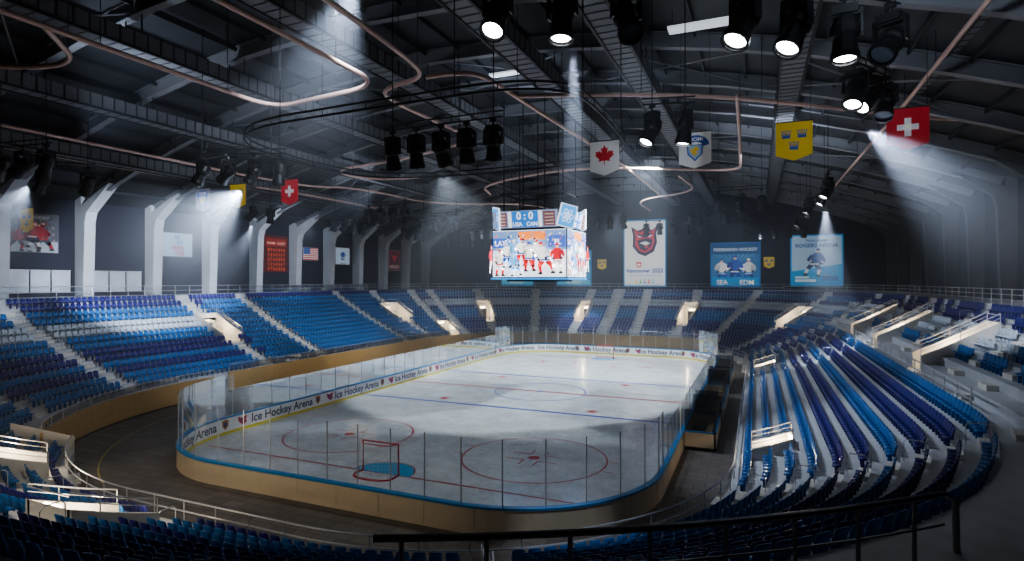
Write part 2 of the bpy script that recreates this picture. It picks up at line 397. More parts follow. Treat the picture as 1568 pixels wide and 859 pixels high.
for i in range(len(st)-1):
    sm=(st[i]+st[i+1])/2; y=RK.base(sm)[1]
    h=2.9 if abs(y)>22.5 else 1.9
    sweep(mb,RK,st[i:i+2],[(.12,1.22),(.12,1.22+h)],M_glass)
s=.6
while s<RK.L:
    y=RK.base(s)[1]; h=2.9 if abs(y)>22.5 else 1.9
    mb.tube([RK.pt(s,.12,1.2),RK.pt(s,.12,1.22+h)],.03,M_steel,6); s+=1.83
mb.obj('rink_boards')
def goal(y,sg):
    e=empty('hockey_goal',(0,y,0)); mb=MB(); R=mat('goal_red',(.5,.02,.03),.35); W=1.2;H=1.75;D=1.3
    mb.tube([(-W,0,0),(-W,0,H),(W,0,H),(W,0,0)],.055,R,8)
    base=smooth([(-W,0,.05),(-W-.1,sg*D*.7,.05),(-W*.5,sg*D,.05),(W*.5,sg*D,.05),(W+.1,sg*D*.7,.05),(W,0,.05)],2)
    mb.tube(base,.05,R,6)
    top=smooth([(-W,0,H),(-W*.8,sg*.5,H),(0,sg*.6,H),(W*.8,sg*.5,H),(W,0,H)],2); mb.tube(top,.03,R,6)
    mb.obj('frame',e)
    mb=MB(); N=mat('net_white',(.7,.7,.7),.8)
    n=20
    def L(path,t):
        t=t*(len(path)-1); i=min(int(t),len(path)-2); return path[i].lerp(path[i+1],t-i)
    for i in range(n+1):
        a=L(base,i/n);b=L(top,i/n); mb.tube([a,a.lerp(b,.5)+V((0,sg*.08,-.05)),b],.006,N,3)
    for j in range(1,10):
        mb.tube([L(base,i/n).lerp(L(top,i/n),j/10) for i in range(n+1)],.006,N,3)
    mb.obj('net',e)
goal(-26,-1); goal(26,1)
def benchbox(x0,x1,y0,y1,name,tall=True):
    mb=MB(); t=.12
    mb.box(x0,x1,y0,y1,0,.22,M_floor)
    out=x1 if x1>0 else x0
    for (a,b,c,d) in ((x0,x1,y0,y0+t),(x0,x1,y1-t,y1),(out-t if out>0 else out,out if out>0 else out+t,y0,y1)):
        mb.box(a,b,c,d,0,1.15,M_cream); mb.box(a-.02,b+.02,c-.02,d+.02,1.15,1.23,M_cap)
        if tall:
            g=M_glassd
            if b-a>d-c: mb.poly([(a,(c+d)/2,1.2),(b,(c+d)/2,1.2),(b,(c+d)/2,2.6),(a,(c+d)/2,2.6)],g)
            else: mb.poly([((a+b)/2,c,1.2),((a+b)/2,d,1.2),((a+b)/2,d,2.6),((a+b)/2,c,2.6)],g)
    cx=(x0+x1)/2+(.35 if out>0 else -.35)
    mb.box(cx-.2,cx+.2,y0+.3,y1-.3,.6,.67,M_wood)
    y=y0+.6
    while y<y1: mb.box(cx-.15,cx+.15,y-.04,y+.04,.2,.6,M_dark); y+=1.8
    mb.obj(name)
benchbox(15.3,17.2,-14.5,-9,'penalty_bench'); benchbox(15.3,17.2,-7.5,4,'player_bench'); benchbox(15.3,17.2,6,15,'player_bench')
benchbox(-17.6,-15.3,-4,6,'player_bench',False); benchbox(-17.6,-15.3,9,20,'player_bench',False)
# ------------------------------------------------------------------ bowl
BW=Loop(-25.6,18.4,-36,38.6,(15,15,20,15))
DEP=1.0; NR=17; TOP=17.
def zk(k): return .6+.36*k+.0078*k*k
S_R,S_FR,S_F,S_FL,S_L,S_NL,S_N,S_NR,S_E=BW.brk
W_A,W_B=58,163
NZ=S_NR-1.5
def nearz(s): return s%BW.L>NZ
def k0(s):
    s=s%BW.L
    return 3 if W_A<s<W_B else 0
VOM=[(S_L+29.6,2.6,9,12),(S_L-2.7,2.2,9,12),(93.5-1,1.5,8,12),(81.3,2.0,8,12),(65.0,1.5,8,12),(54,1.7,9,12),
     (41.5,2.2,11,14),(28,2.0,11,14),(13.5,2.2,11,14),(3.5,1.7,1,2),(36,2.0,1,2),(99,1.6,3,6),(167.5,2.2,1,3),(S_N+2.6,2.4,2,4)]
AIS=[(8.5,12),(20.5,12),(34.5,12),(31,0),(45,0),(49,0),(60,0),(70.5,0),(76,0),(87,0),(97,0),(109,0),(127,0),(150,0),(158,0),(172.5,0),(180.5,0),(193,0),(206.5,0)]
def invom(s,k,pad=0):
    s=s%BW.L
    for a,w,ka,kb in VOM:
        if ka<=k<=kb and abs(s-a)<w/2+pad: return True
    return False
ext=[]
for a,w,ka,kb in VOM: ext+=[a-w/2,a+w/2]
ext+=[W_A,W_B,NZ]
st=BW.stations(0,BW.L,1.1,ext)
NK=13
mb=MB()
for i in range(len(st)-1):
    sm=(st[i]+st[i+1])/2; K=k0(sm)
    for k in range(K,NK if nearz(sm) else NR):
        if invom(sm,k): continue
        zb=zk(k-1) if k>K else 0
        sweep(mb,BW,st[i:i+2],[(DEP*k,zb),(DEP*k,zk(k)),(DEP*(k+1),zk(k))],M_conc)
    if K==3:
        sweep(mb,BW,st[i:i+2],[(2.61,1.3),(3.0,1.3)],M_concl)
    if nearz(sm): sweep(mb,BW,st[i:i+2],[(NK*DEP,zk(NK-1)),(NK*DEP,6.4)],M_conc)
    else: sweep(mb,BW,st[i:i+2],[(TOP,zk(NR-1)),(TOP,9.2)],M_conc)
for s in (W_A,W_B):
    mb.poly([BW.pt(s,0,0),BW.pt(s,0,.6+.9),BW.pt(s,3.,zk(3)+.9),BW.pt(s,3.,0)],M_concl)
mb.obj('grandstand')
mb=MB()
def outer(s):
    x,y,nx,ny=BW.base(s); t=1e9
    if nx>1e-6: t=min(t,(XR-x)/nx)
    if nx<-1e-6: t=min(t,(XL-x)/nx)
    if ny>1e-6: t=min(t,(YF-y)/ny)
    if ny<-1e-6: t=min(t,(YN-y)/ny)
    return t
for i in range(len(st)-1):
    a,b=st[i],st[i+1]
    if nearz((a+b)/2): mb.poly([BW.pt(a,NK,6.4),BW.pt(b,NK,6.4),BW.pt(b,outer(b),6.4),BW.pt(a,outer(a),6.4)],M_conc)
    else: mb.poly([BW.pt(a,TOP,9.2),BW.pt(b,TOP,9.2),BW.pt(b,outer(b),9.2),BW.pt(a,outer(a),9.2)],M_conc)
for s in (NZ,0):
    mb.poly([BW.pt(s,NK,6.3),BW.pt(s,TOP,9.2),BW.pt(s,outer(s),9.2),BW.pt(s,outer(s),6.3)],M_conc)
mb.obj('concourse_floor')
mb=MB()
for a,kmin in AIS+[(v[0],0) for v in VOM]:
    for k in range(max(kmin,k0(a)),NK if nearz(a) else NR):
        if invom(a,k): continue
        if 0<a<40 and k<11: continue
        w=.6
        x,y,nx,ny=BW.base(a); tx,ty=-ny,nx
        o0=DEP*k-.5; o1=DEP*k; z0=zk(k-1) if k>k0(a) else 0; z1=z0+(zk(k)-z0)/2
        c=[(x+nx*o+tx*q,y+ny*o+ty*q) for o,q in ((o0,-w),(o1,-w),(o1,w),(o0,w))]
        mb.hexa([(p[0],p[1],z0) for p in c]+[(p[0],p[1],z1) for p in c],M_concl)
mb.obj('aisle_stairs')
def vplane(mb,s,prof,m,th=.12):
    x,y,nx,ny=BW.base(s); tx,ty=-ny*th,nx*th
    A=[(x+nx*o-tx,y+ny*o-ty,z) for o,z in prof]; B=[(x+nx*o+tx,y+ny*o+ty,z) for o,z in prof]
    mb.poly(A,m); mb.poly(B,m)
    for i in range(len(prof)):
        j=(i+1)%len(prof); mb.poly([A[i],A[j],B[j],B[i]],m)
M_lamp=mat('entry_lamp',(1,.85,.6),.5,emit=18,ecol=(1,.84,.62))
for a,w,ka,kb in VOM:
    mb=MB(); zf=zk(ka-1) if ka>0 else 0
    o0=DEP*ka-.1; o1=DEP*(kb+1)
    hh=.55
    for sg in (-1,1):
        s=a+sg*w/2
        pf=[(o0,zf-.4),(o0,zk(ka)+hh)]+[(DEP*k,zk(k)+hh) for k in range(ka+1,kb+2)]+[(o1,zf-.4)]
        vplane(mb,s,pf,M_concl)
        mb.tube([BW.pt(s,o,z+.55) for o,z in pf[1:-1]],.035,M_steel,5)
        mb.tube([BW.pt(s,o,z+.28) for o,z in pf[1:-1]],.02,M_steel,5)
        for o,z in pf[1:-1:2]: mb.tube([BW.pt(s,o,z),BW.pt(s,o,z+.55)],.025,M_steel,4)
    A,B=a-w/2,a+w/2
    mb.poly([BW.pt(A,o0,zf),BW.pt(B,o0,zf),BW.pt(B,o1,zf),BW.pt(A,o1,zf)],M_conc)
    zt=zk(kb+1)+hh
    mb.poly([BW.pt(A,o1,zf),BW.pt(B,o1,zf),BW.pt(B,o1,zt),BW.pt(A,o1,zt)],M_concl)
    mb.tube([BW.pt(A,o1,zt+.45),BW.pt(B,o1,zt+.45)],.03,M_steel,5)
    q=.22*w
    mb.poly([BW.pt(A+q,o1-.03,zf),BW.pt(B-q,o1-.03,zf),BW.pt(B-q,o1-.03,min(zf+2.1,zt-.3)),BW.pt(A+q,o1-.03,min(zf+2.1,zt-.3))],M_dark)
    zl=min(zf+2.3,zt-.12)
    p=BW.pt(a,o1-.12,zl); x,y,nx,ny=BW.base(a)
    mb.beam(p-V((-ny,nx,0))*.45,p+V((-ny,nx,0))*.45,.14,.16,M_lamp)
    mb.obj('stand_entrance')
    ld=bpy.data.lights.new('entry_light','POINT'); ld.energy=230; ld.color=(1,.82,.60); ld.shadow_soft_size=.15
    lo=bpy.data.objects.new('entry_light',ld); lo.location=BW.pt(a,(o0+o1)/2,zf+1.9 if kb-ka>2 else zf+1.4); COL.objects.link(lo)
mb=MB()
W_G0=S_L+35.6
for (a,b,o) in ((W_A,W_G0,2.45),(W_G0+2.5,W_B,1.5)):
    stw=BW.stations(a,b,1.0)
    sweep(mb,BW,stw,[(o,0),(o,1.9),(o+.15,1.9),(o+.15,0)],M_wood)
    sweep(mb,BW,stw,[(o-.02,.0),(o-.02,.12)],M_dark)
    for e in (a,b): vplane(mb,e,[(o,0),(o,1.9),(o+.15,1.9),(o+.15,0)],M_wood,.02)
mb.obj('wood_barrier_wall')
mb=MB(); sweep(mb,BW,BW.stations(S_L+34,W_B+6,1),[(-1.4,.008),(-1.32,.008)],mat('floor_paint_yellow',(.45,.36,.05),.6)); mb.obj('floor_line_yellow')
# ------------------------------------------------------------------ seats
xs=[-.23,-.13,.13,.23]; ys=[.40,.45,.45,.40]
tv=[];tf=[]
for L in (0,1):
    for r,z,dy in ((0,.40,0),(1,.64,.03),(2,.84,.09)):
        for c in range(4):
            zz=z+(.04 if (r==2 and c in (1,2)) else 0)
            tv.append((xs[c]*(1 if r<2 else .94),ys[c]+dy+(.04 if L else 0)-.08,zz))
def ix(L,r,c): return L*12+r*4+c
for r in range(2):
    for c in range(3):
        tf.append((ix(0,r,c),ix(0,r,c+1),ix(0,r+1,c+1),ix(0,r+1,c)))
        tf.append((ix(1,r,c+1),ix(1,r,c),ix(1,r+1,c),ix(1,r+1,c+1)))
for c in range(3): tf.append((ix(0,2,c),ix(0,2,c+1),ix(1,2,c+1),ix(1,2,c)))
for r in range(2):
    tf.append((ix(0,r,0),ix(0,r+1,0),ix(1,r+1,0),ix(1,r,0))); tf.append((ix(0,r+1,3),ix(0,r,3),ix(1,r,3),ix(1,r+1,3)))
def tbox(x0,x1,y0,y1,z0,z1):
    i=len(tv); tv.extend([(x0,y0,z0),(x1,y0,z0),(x1,y1,z0),(x0,y1,z0),(x0,y0,z1),(x1,y0,z1),(x1,y1,z1),(x0,y1,z1)])
    for f in ((0,3,2,1),(4,5,6,7),(0,1,5,4),(1,2,6,5),(2,3,7,6),(3,0,4,7)): tf.append(tuple(i+a for a in f))
tbox(-.21,.21,.06,.36,.40,.46); tbox(-.03,.03,.15,.30,0,.40)
TV=np.array(tv);TF=np.array(tf)
M_sb=mat('seat_blue',(.010,.135,.39),.35); M_si=mat('seat_indigo',(.018,.020,.18),.35); M_sw=mat('seat_grey',(.50,.55,.62),.4)
seat={0:[],1:[],2:[]}
def color(k,s):
    s=s%BW.L
    if s<S_FR+6 or s>S_NR:
        if k<=3: return 0
        if k<=5: return 1
        if k==6: return 0
        if k<=8: return 1
        if k<=11: return 0
        if k in (13,14) and s>6: return 2
        return 0 if k<15 else 1
    if s<S_L-6:
        if k in (12,13): return 2
        if k in (8,9,10,15): return 0
        return 1
    if s<S_L+28:
        return 1 if k in (16,) else 0
    if s<W_B+3:
        if k>=15: return 1
        if k>=13: return 0
        if k>=11: return 2
        if k>=9: return 0
        if k>=7: return 1
        if k>=6: return 0
        return 1 if k>=5 else 0
    return 0 if k%3 else 1
for k in range(NR):
    off=DEP*k+.4
    for si,sg in enumerate(BW.seg):
        a,b=BW.brk[si],BW.brk[si+1]
        sc=1. if sg[0]=='l' else (sg[4]+off)/sg[4]
        ds=.55/sc; n=int((b-a)/ds)
        for j in range(n):
            s=a+(j+.5)*(b-a)/n
            if k<k0(s): continue
            if invom(s,k,.3/sc): continue
            if any(abs(s-q)*sc<.85 and k>=km for q,km in AIS): continue
            if any(abs(s-v[0])*sc<.85 and (v[0]>42 or k>11) for v in VOM): continue
            if (s<S_FR+4 or s>S_NR) and k in (10,11) : continue
            if nearz(s) and k>=12: continue
            x,y,nx,ny=BW.base(s)
            seat[color(k,s)].append((x+nx*DEP*k,y+ny*DEP*k,zk(k),nx,ny))
def seatmesh(name,lst,m):
    A=np.array(lst); N=len(A); nv=len(TV)
    nx=A[:,3:4];ny=A[:,4:5]
    lx=TV[None,:,0];ly=TV[None,:,1]+.42;lz=TV[None,:,2]
    X=A[:,0:1]+nx*ly+ny*lx; Y=A[:,1:2]+ny*ly-nx*lx; Z=A[:,2:3]+lz
    P=np.stack([X,Y,np.broadcast_to(Z,X.shape)],-1).reshape(-1,3)
    F=(TF[None]+(np.arange(N)*nv)[:,None,None]).reshape(-1,4)
    me=bpy.data.meshes.new(name); me.vertices.add(len(P)); me.vertices.foreach_set('co',P.ravel().astype(np.float32))
    me.loops.add(F.size); me.loops.foreach_set('vertex_index',F.ravel().astype(np.int32))
    me.polygons.add(len(F)); me.polygons.foreach_set('loop_start',np.arange(0,F.size,4,dtype=np.int32))
    me.update(calc_edges=True); me.validate(); me.materials.append(m)
    o=bpy.data.objects.new(name,me); COL.objects.link(o); return o
seatmesh('stadium_seats_blue',seat[0],M_sb); seatmesh('stadium_seats_indigo',seat[1],M_si); seatmesh('stadium_seats_grey',seat[2],M_sw)
# ------------------------------------------------------------------ rails
def rail(s0,s1,off,z,h=1.05,m=M_steel,post=1.8,bars=(1.,),glass=False,name='handrail'):
    mb=MB(); S=BW.stations(s0,s1,.7)
    for f in bars: mb.tube([BW.pt(s,off,z+h*f) for s in S],.035,m,6)
    n=max(1,int((s1-s0)*BW.scale((s0+s1)/2,off)/post))
    for i in range(n+1):
        s=s0+(s1-s0)*i/n; mb.tube([BW.pt(s,off,z),BW.pt(s,off,z+h)],.03,m,5)
    if glass: sweep(mb,BW,S,[(off,z+.08),(off,z+h-.06)],M_glass)
    mb.obj(name)
rail(0,W_A,.1,.6,1.0,bars=(1.,.55)); rail(W_B,BW.L,.1,.6,1.0,bars=(1.,.55))
rail(W_A,W_G0,2.52,1.9,.75,glass=True,bars=(1.,)); rail(W_G0+2.5,W_B,1.57,1.9,.6,glass=True)
for a,b in ((0,12.2),(14.8,26.8),(29.2,40.2),(43,52)): rail(a,b,10.1,zk(10),1.05,bars=(1.,.5))
rail(58,178,17.1,9.2,1.1,glass=True,bars=(1.,.5)); rail(6,58,17.1,9.2,1.1,bars=(1.,.66,.33))
mb=MB(); sa,sb=S_NR+6.3,S_NR+11.2; S=BW.stations(sa,sb,.3)
ZR=7.4
top=[BW.pt(s,13.0,ZR) for s in S]
mb.tube(top+[BW.pt(sb+.15,13.,ZR-.15),BW.pt(sb+.17,13.,6.4)],.055,M_railblk,8)
mb.tube([BW.pt(s,13.,ZR-.5) for s in S],.022,M_railblk,6)
s=sa+.2
while s<sb: mb.tube([BW.pt(s,13.,6.35),BW.pt(s,13.,ZR)],.035,M_railblk,6); s+=.62
mb.obj('handrail_walkway')
mb=MB()
for a,km in AIS:
    if 60<a<98: continue
    for k in range(max(km,k0(a))+1,NR-1,2):
        if invom(a,k) or (a>S_NR-3 and k>10): continue
        p=BW.pt(a,DEP*k+.1,zk(k)); q=BW.pt(a,DEP*k+.85,zk(k))
        mb.tube([p,p+V((0,0,.8)),p.lerp(q,.15)+V((0,0,.92)),q.lerp(p,.15)+V((0,0,.92)),q+V((0,0,.8)),q],.025,M_steel,5)
mb.obj('aisle_hoop_rails')
# ------------------------------------------------------------------ left windows
M_win=mat('window_glow',(.35,.38,.45),.2,emit=.25,ecol=(.6,.68,.8),noise=.6,nscale=.5)
n=1
for i,y in enumerate(FY[4:7]):
    y0,y1=y+1.0,y+6.7
    mb=MB(); mb.box(XL+.0,XL+.12,y0,y1,9.7,11.9,M_win)
    for q in range(4):
        yy=y0+(y1-y0)*q/3; mb.box(XL+.1,XL+.22,yy-.04,yy+.04,9.6,12.,M_dark)
    for z in (9.65,11.95): mb.box(XL+.1,XL+.22,y0,y1,z-.05,z+.05,M_steel)
    mb.obj('window_%d'%n); n+=1
# ------------------------------------------------------------------ pennants
W=(.85,.85,.85);R=(.62,.02,.03);Yl=(.80,.55,.02);B=(.02,.09,.38)
def star_leaf(c,cx,cy,s,col,l):
    p=[(0,-.5),(.04,-.2),(.32,-.26),(.27,-.14),(.52,.1),(.44,.13),(.48,.30),(.32,.26),(.27,.33),(.13,.18),(.2,.48),(.1,.42),(0,.62)]
    q=p+[(-a,b) for a,b in p[::-1][1:-1]]
    for i in range(len(q)):
        a,b=q[i],q[(i+1)%len(q)]
        c.poly([(cx,cy+.02*s),(cx+a[0]*s,cy+a[1]*s),(cx+b[0]*s,cy+b[1]*s)],col,l)
def pennant(x,y,z,kind,w=1.95,h=2.3,em=.10):  # em: faint self-glow in the cloth, standing in for light on it
    c=Canvas((x-w/2,y,z-h/2),(1,0,0),(0,0,1),em)
    bg={'ca':W,'fi':W,'se':Yl,'ch':R,'fd':(.25,.25,.3)}[kind]
    p=[(0,.35),(w/2,0),(w,.35),(w,h),(0,h)]
    c.poly(p,bg,0); c.mb.poly([c.P(a,b2,-3) for a,b2 in p],cmat(bg,em))
    mx=w/2;my=h/2+.1
    if kind=='ca': star_leaf(c,mx,my,1.25,R,1)
    if kind in('fi','fd'):
        for i in range(12):
            a0=math.pi*i/12;a1=math.pi*(i+1)/12
            c.poly([(mx+.85*math.cos(a0),my+.22+.62*math.sin(a0)),(mx+.85*math.cos(a1),my+.22+.62*math.sin(a1)),(mx+.5*math.cos(a1),my+.12+.3*math.sin(a1)),(mx+.5*math.cos(a0),my+.12+.3*math.sin(a0))],B,1)
        c.text('SUOMI',mx,my+.48,.32,W,2)
        c.poly([(mx-.5,my+.25),(mx+.5,my+.25),(mx+.45,my-.35),(mx,my-.8),(mx-.45,my-.35)],B,1)
        c.poly([(mx-.42,my+.2),(mx+.42,my+.2),(mx+.37,my-.32),(mx,my-.68),(mx-.37,my-.32)],(.3,.5,.75),2)
        for pl in ([(-.08,-.05),(-.02,.12),(.14,.14),(.2,.02),(.12,-.08)],[(-.22,-.3),(-.2,-.05),(-.05,.02),(.1,-.1),(.05,-.4)],[(.08,-.1),(.28,.0),(.3,-.08),(.12,-.2)],[(.02,-.3),(.22,-.28),(.2,-.38),(.05,-.4)],[(-.2,-.25),(-.32,-.1),(-.28,.1),(-.24,.08),(-.26,-.08),(-.15,-.2)],[(-.1,-.35),(-.02,-.35),(-.02,-.55),(-.12,-.52)]):
            c.poly([(mx+a,my+b) for a,b in pl],Yl,3)
    if kind=='se':
        for cx,cy in ((mx-.42,my+.3),(mx+.42,my+.3),(mx,my-.38)):
            c.rect(cx-.22,cy-.22,.44,.09,B,1)
            for q in (-2,-1,0,1,2):
                bx=cx+q*.085; tx=cx+q*.12
                c.poly([(bx-.05,cy-.14),(bx+.05,cy-.14),(tx+.012,cy+.16),(tx-.012,cy+.16)],B,1); c.ell(tx,cy+.2,.042,.042,B,2,8)
    if kind=='ch': c.rect(mx-.16,my-.5,.32,1.,W,1); c.rect(mx-.5,my-.16,1.,.32,W,1)
    mb=c.mb
    mb.tube([(x-w/2-.05,y,z+h/2),(x+w/2+.05,y,z+h/2)],.03,M_dark,6)
    for q in (-1,1): mb.tube([(x+q*w*.45,y,z+h/2),(x+q*w*.45,y,rz(x)-.1)],.012,M_dark,4)
    c.obj('pennant_flag')
for x,y,z,k in ((10.3,-15.6,19,'ca'),(16,-15.2,19.1,'fi'),(21.6,-15.4,19.1,'se'),(27.1,-16,19.1,'ch'),(-30.5,-13,18.8,'fd'),(-25.8,-13,18.9,'se'),(-19.4,-13,18.9,'ch'),(-44,-21,16.6,'se')): pennant(x,y,z,k)
for x,k in ((-15,'ch'),(-11.5,'fd'),(-8.,'se'),(21.5,'se')): pennant(x,56,14,k,1.7,2.)
# ------------------------------------------------------------------ wall banners
def frame_c(x0,x1,z0,z1,em=.5,border=(.02,.28,.6),bg=W):  # em: self-glow put into the banner print so it stays readable
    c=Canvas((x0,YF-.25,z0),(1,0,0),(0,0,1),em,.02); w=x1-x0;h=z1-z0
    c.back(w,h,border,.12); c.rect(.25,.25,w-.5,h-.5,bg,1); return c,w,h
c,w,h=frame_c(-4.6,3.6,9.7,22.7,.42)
cx=w/2
DK=(.02,.02,.05)
head=[(cx-2.6,h-1.3),(cx-2.2,h-3.2),(cx-2.3,h-5.2),(cx-1.2,h-6.6),(cx+.2,h-7.1),(cx+1.8,h-6.2),(cx+2.4,h-4.4),(cx+2.2,h-2.8),(cx+2.7,h-1.0),(cx+1.4,h-2.0),(cx,h-1.6),(cx-1.3,h-2.1)]
c.poly(head,DK,2)
c.poly([(cx+(x-cx)*.8,h-3.9+(y-h+3.9)*.8) for x,y in head],(.55,.03,.06),3)
c.poly([(cx-1.6,h-2.6),(cx-.2,h-3.0),(cx+1.5,h-2.5),(cx+1.2,h-3.2),(cx+.2,h-3.5),(cx-1.1,h-3.2)],DK,4)
c.poly([(cx-1.4,h-4.0),(cx+.2,h-3.6),(cx+1.6,h-3.9),(cx+1.2,h-5.2),(cx+.2,h-6.1),(cx-.9,h-5.6)],DK,4)
c.poly([(cx-1.0,h-4.5),(cx+.2,h-4.2),(cx+1.1,h-4.6),(cx+.3,h-5.0)],W,5)
c.poly([(cx-.2,h-5.1),(cx+.9,h-5.0),(cx+.4,h-5.7)],(.55,.03,.06),5)
c.poly([(cx-1.5,h-2.95),(cx-.5,h-3.3),(cx-1.0,h-3.45)],W,5); c.poly([(cx+1.5,h-2.85),(cx+.6,h-3.3),(cx+1.1,h-3.4)],W,5)
c.poly([(cx-1.6,4.8),(cx-1.6,4.0),(cx-1.1,3.6),(cx-.6,4.0),(cx-.6,4.8)],R,2); c.rect(cx-1.2,3.9,.2,.7,W,3); c.rect(cx-1.42,4.15,.64,.2,W,3)
c.text('Vancouver 2025',cx,2.75,1.08,(.02,.05,.35),3,bold=.03); c.text('29th WINTER UNIVERSIADE',cx,1.95,.52,(.2,.3,.5),3)
for i,cc in enumerate(((.8,.5,0),(0,.4,.1),(.1,.2,.6),(.6,.05,.05),(.0,.5,.5))):
    c.ell(cx-1.6+i*.8,1.3,.16,.16,cc,3); c.poly([(cx-1.9+i*.8,.8),(cx-1.3+i*.8,1.15),(cx-1.45+i*.8,.6)],cc,3)
c.obj('wall_banner')
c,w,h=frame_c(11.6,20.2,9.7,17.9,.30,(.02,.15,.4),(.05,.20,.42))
c.rect(.25,h-2.2,w-.5,1.95,(.03,.12,.3),2); c.text('PRESEASON HOCKEY',w/2,h-1.6,.78,(.7,.8,.9),3,bold=.03)
for i in range(9): c.poly([(w/2-.1,h*.5),(i*.85+.5,h-2.2),(i*.85+.85,h-2.2)],(.12,.35,.6),2)
c.rect(.25,.25,w-.5,1.6,(.02,.3,.6),2)
c.player(2.0,.35,5.3,W,B,B,(.05,.3,.7),3,0,stick=False); c.player(6.6,.35,5.3,W,B,W,(.05,.3,.7),3,0,flip=-1,stick=False); c.player(4.3,.35,5.9,(.05,.12,.5),B,B,W,12,0,stick=False)
c.rect(.25,.25,w-.5,1.5,(.02,.3,.6),24)
c.text('SEA',2.1,.45,1.2,W,25,bold=.03); c.text('EDM',6.3,.45,1.2,W,25,bold=.03); c.obj('wall_banner')
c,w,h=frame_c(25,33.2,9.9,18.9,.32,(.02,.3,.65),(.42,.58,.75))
c.text('Vancouver',w/2,h-1.25,.8,(.02,.1,.3),3); c.text('ROGERS ARENA',w/2,h-2.2,.92,(.02,.1,.3),3,bold=.03)
c.poly([(.25,2.6),(w-.25,3.9),(w-.25,.25),(.25,.25)],(.02,.35,.65),2); c.player(w/2-.4,1.6,5.4,(.02,.08,.3),(.02,.05,.2),(.02,.05,.25),W,4,1)
c.rect(.8,.8,3.2,.4,W,3); c.rect(.8,1.4,2.2,.3,W,3); c.rect(5.,1.,2.4,.8,(.02,.15,.4),3); c.obj('wall_banner')
for x0 in (-31,-18.5):
    c,w,h=frame_c(x0,x0+7.4,9.8,17,.4,(.02,.25,.5),(.04,.4,.7)); c.player(2.3,1.2,5,W,B,B,R,3); c.player(5,1.2,5,(.05,.1,.4),B,B,W,12); c.rect(.3,.3,w-.6,1.1,(.1,.5,.7),3); c.text('HOCKEY',w/2,.5,.8,W,4); c.obj('wall_banner')
def lwall(y0,y1,z0,z1,em,bg,border=(.3,.3,.35)):  # posters and wall flag carry glow in their print, in place of lamplight
    c=Canvas((XL+.35,y0,z0),(0,1,0),(0,0,1),em,.015); w=y1-y0;h=z1-z0
    c.back(w,h,border,.1); c.rect(.08,.08,w-.16,h-.16,bg,1); return c,w,h
c,w,h=lwall(-21.2,-16.3,13.7,17.7,.06,(.07,.075,.09),(.10,.10,.12)); c.rect(.08,.08,w-.16,1.1,(.3,.33,.36),2)
for i in range(46): c.ell(.3+(i*.37)%4.4,1.3+(i%7)*.33,.13,.16,((.22,.04,.04),(.12,.12,.16),(.22,.18,.17))[i%3],2,8)
Rd=(.34,.02,.03)
c.player(1.2,.1,2.8,Rd,(.05,.05,.1),Rd,Rd,5,1); c.player(3.4,.1,3.2,Rd,(.05,.05,.1),(.04,.04,.05),Rd,14,1,flip=-1); c.player(2.3,.3,3.1,Rd,(.05,.05,.1),Rd,(.5,.5,.5),24,3); c.text('JOIN TODAY',w/2,h-.6,.45,(.5,.5,.5),36); c.obj('wall_poster')
c,w,h=lwall(-5.0,-.8,13.9,16.9,.20,(.42,.58,.72))
for i,t in enumerate(('BE','AT','WIN','TER')): c.text(t,w/2+.3*(i%2),h-.8-i*.68,.76,(.5,.08,.12) if i>1 else (.1,.25,.5),3,bold=.03)
c.obj('wall_poster')
c,w,h=lwall(10.9,15.7,12.2,17.7,.30,(.07,.01,.01),(.18,.03,.02))
c.rect(.3,h-1.7,w-.6,1.3,(.25,.02,.01),2); c.text('HOME  GUEST',w/2,h-1.35,.55,(.9,.5,.4),3)
for r in range(5):
    c.text('1 2 3 4 5 6 7' if r%2 else '0 7 4 5 8 9 0',w/2,h-2.4-r*.72,.66,(.9,.12,.03),3,bold=.02)
c.obj('wall_scoreboard')
c,w,h=lwall(18.9,22.4,14.2,16.3,.25,W)
for i in range(7): c.rect(.08,.08+i*(h-.16)/6.5,w-.16,(h-.16)/13,R,2)
c.rect(.08,h*.46,w*.42,h*.5,B,3)
for i in range(4):
    for j in range(3): c.ell(.3+i*.33,h*.54+j*.3,.05,.05,W,4,5)
c.obj('wall_flag')
c,w,h=lwall(26.6,30.4,13.7,16.7,.3,(.5,.65,.8)); c.player(w/2,.1,2.7,B,B,W,W,3); c.obj('wall_poster')
c,w,h=lwall(42.2,46.2,12.9,17,.2,(.2,.02,.02)); c.ell(w/2,h*.6,1.3,1.1,DK,2); c.poly([(w/2-1,h*.75),(w/2+1,h*.75),(w/2,h*.35)],R,3); c.text('HOCKEY',w/2,.5,.8,W,3); c.obj('wall_poster')
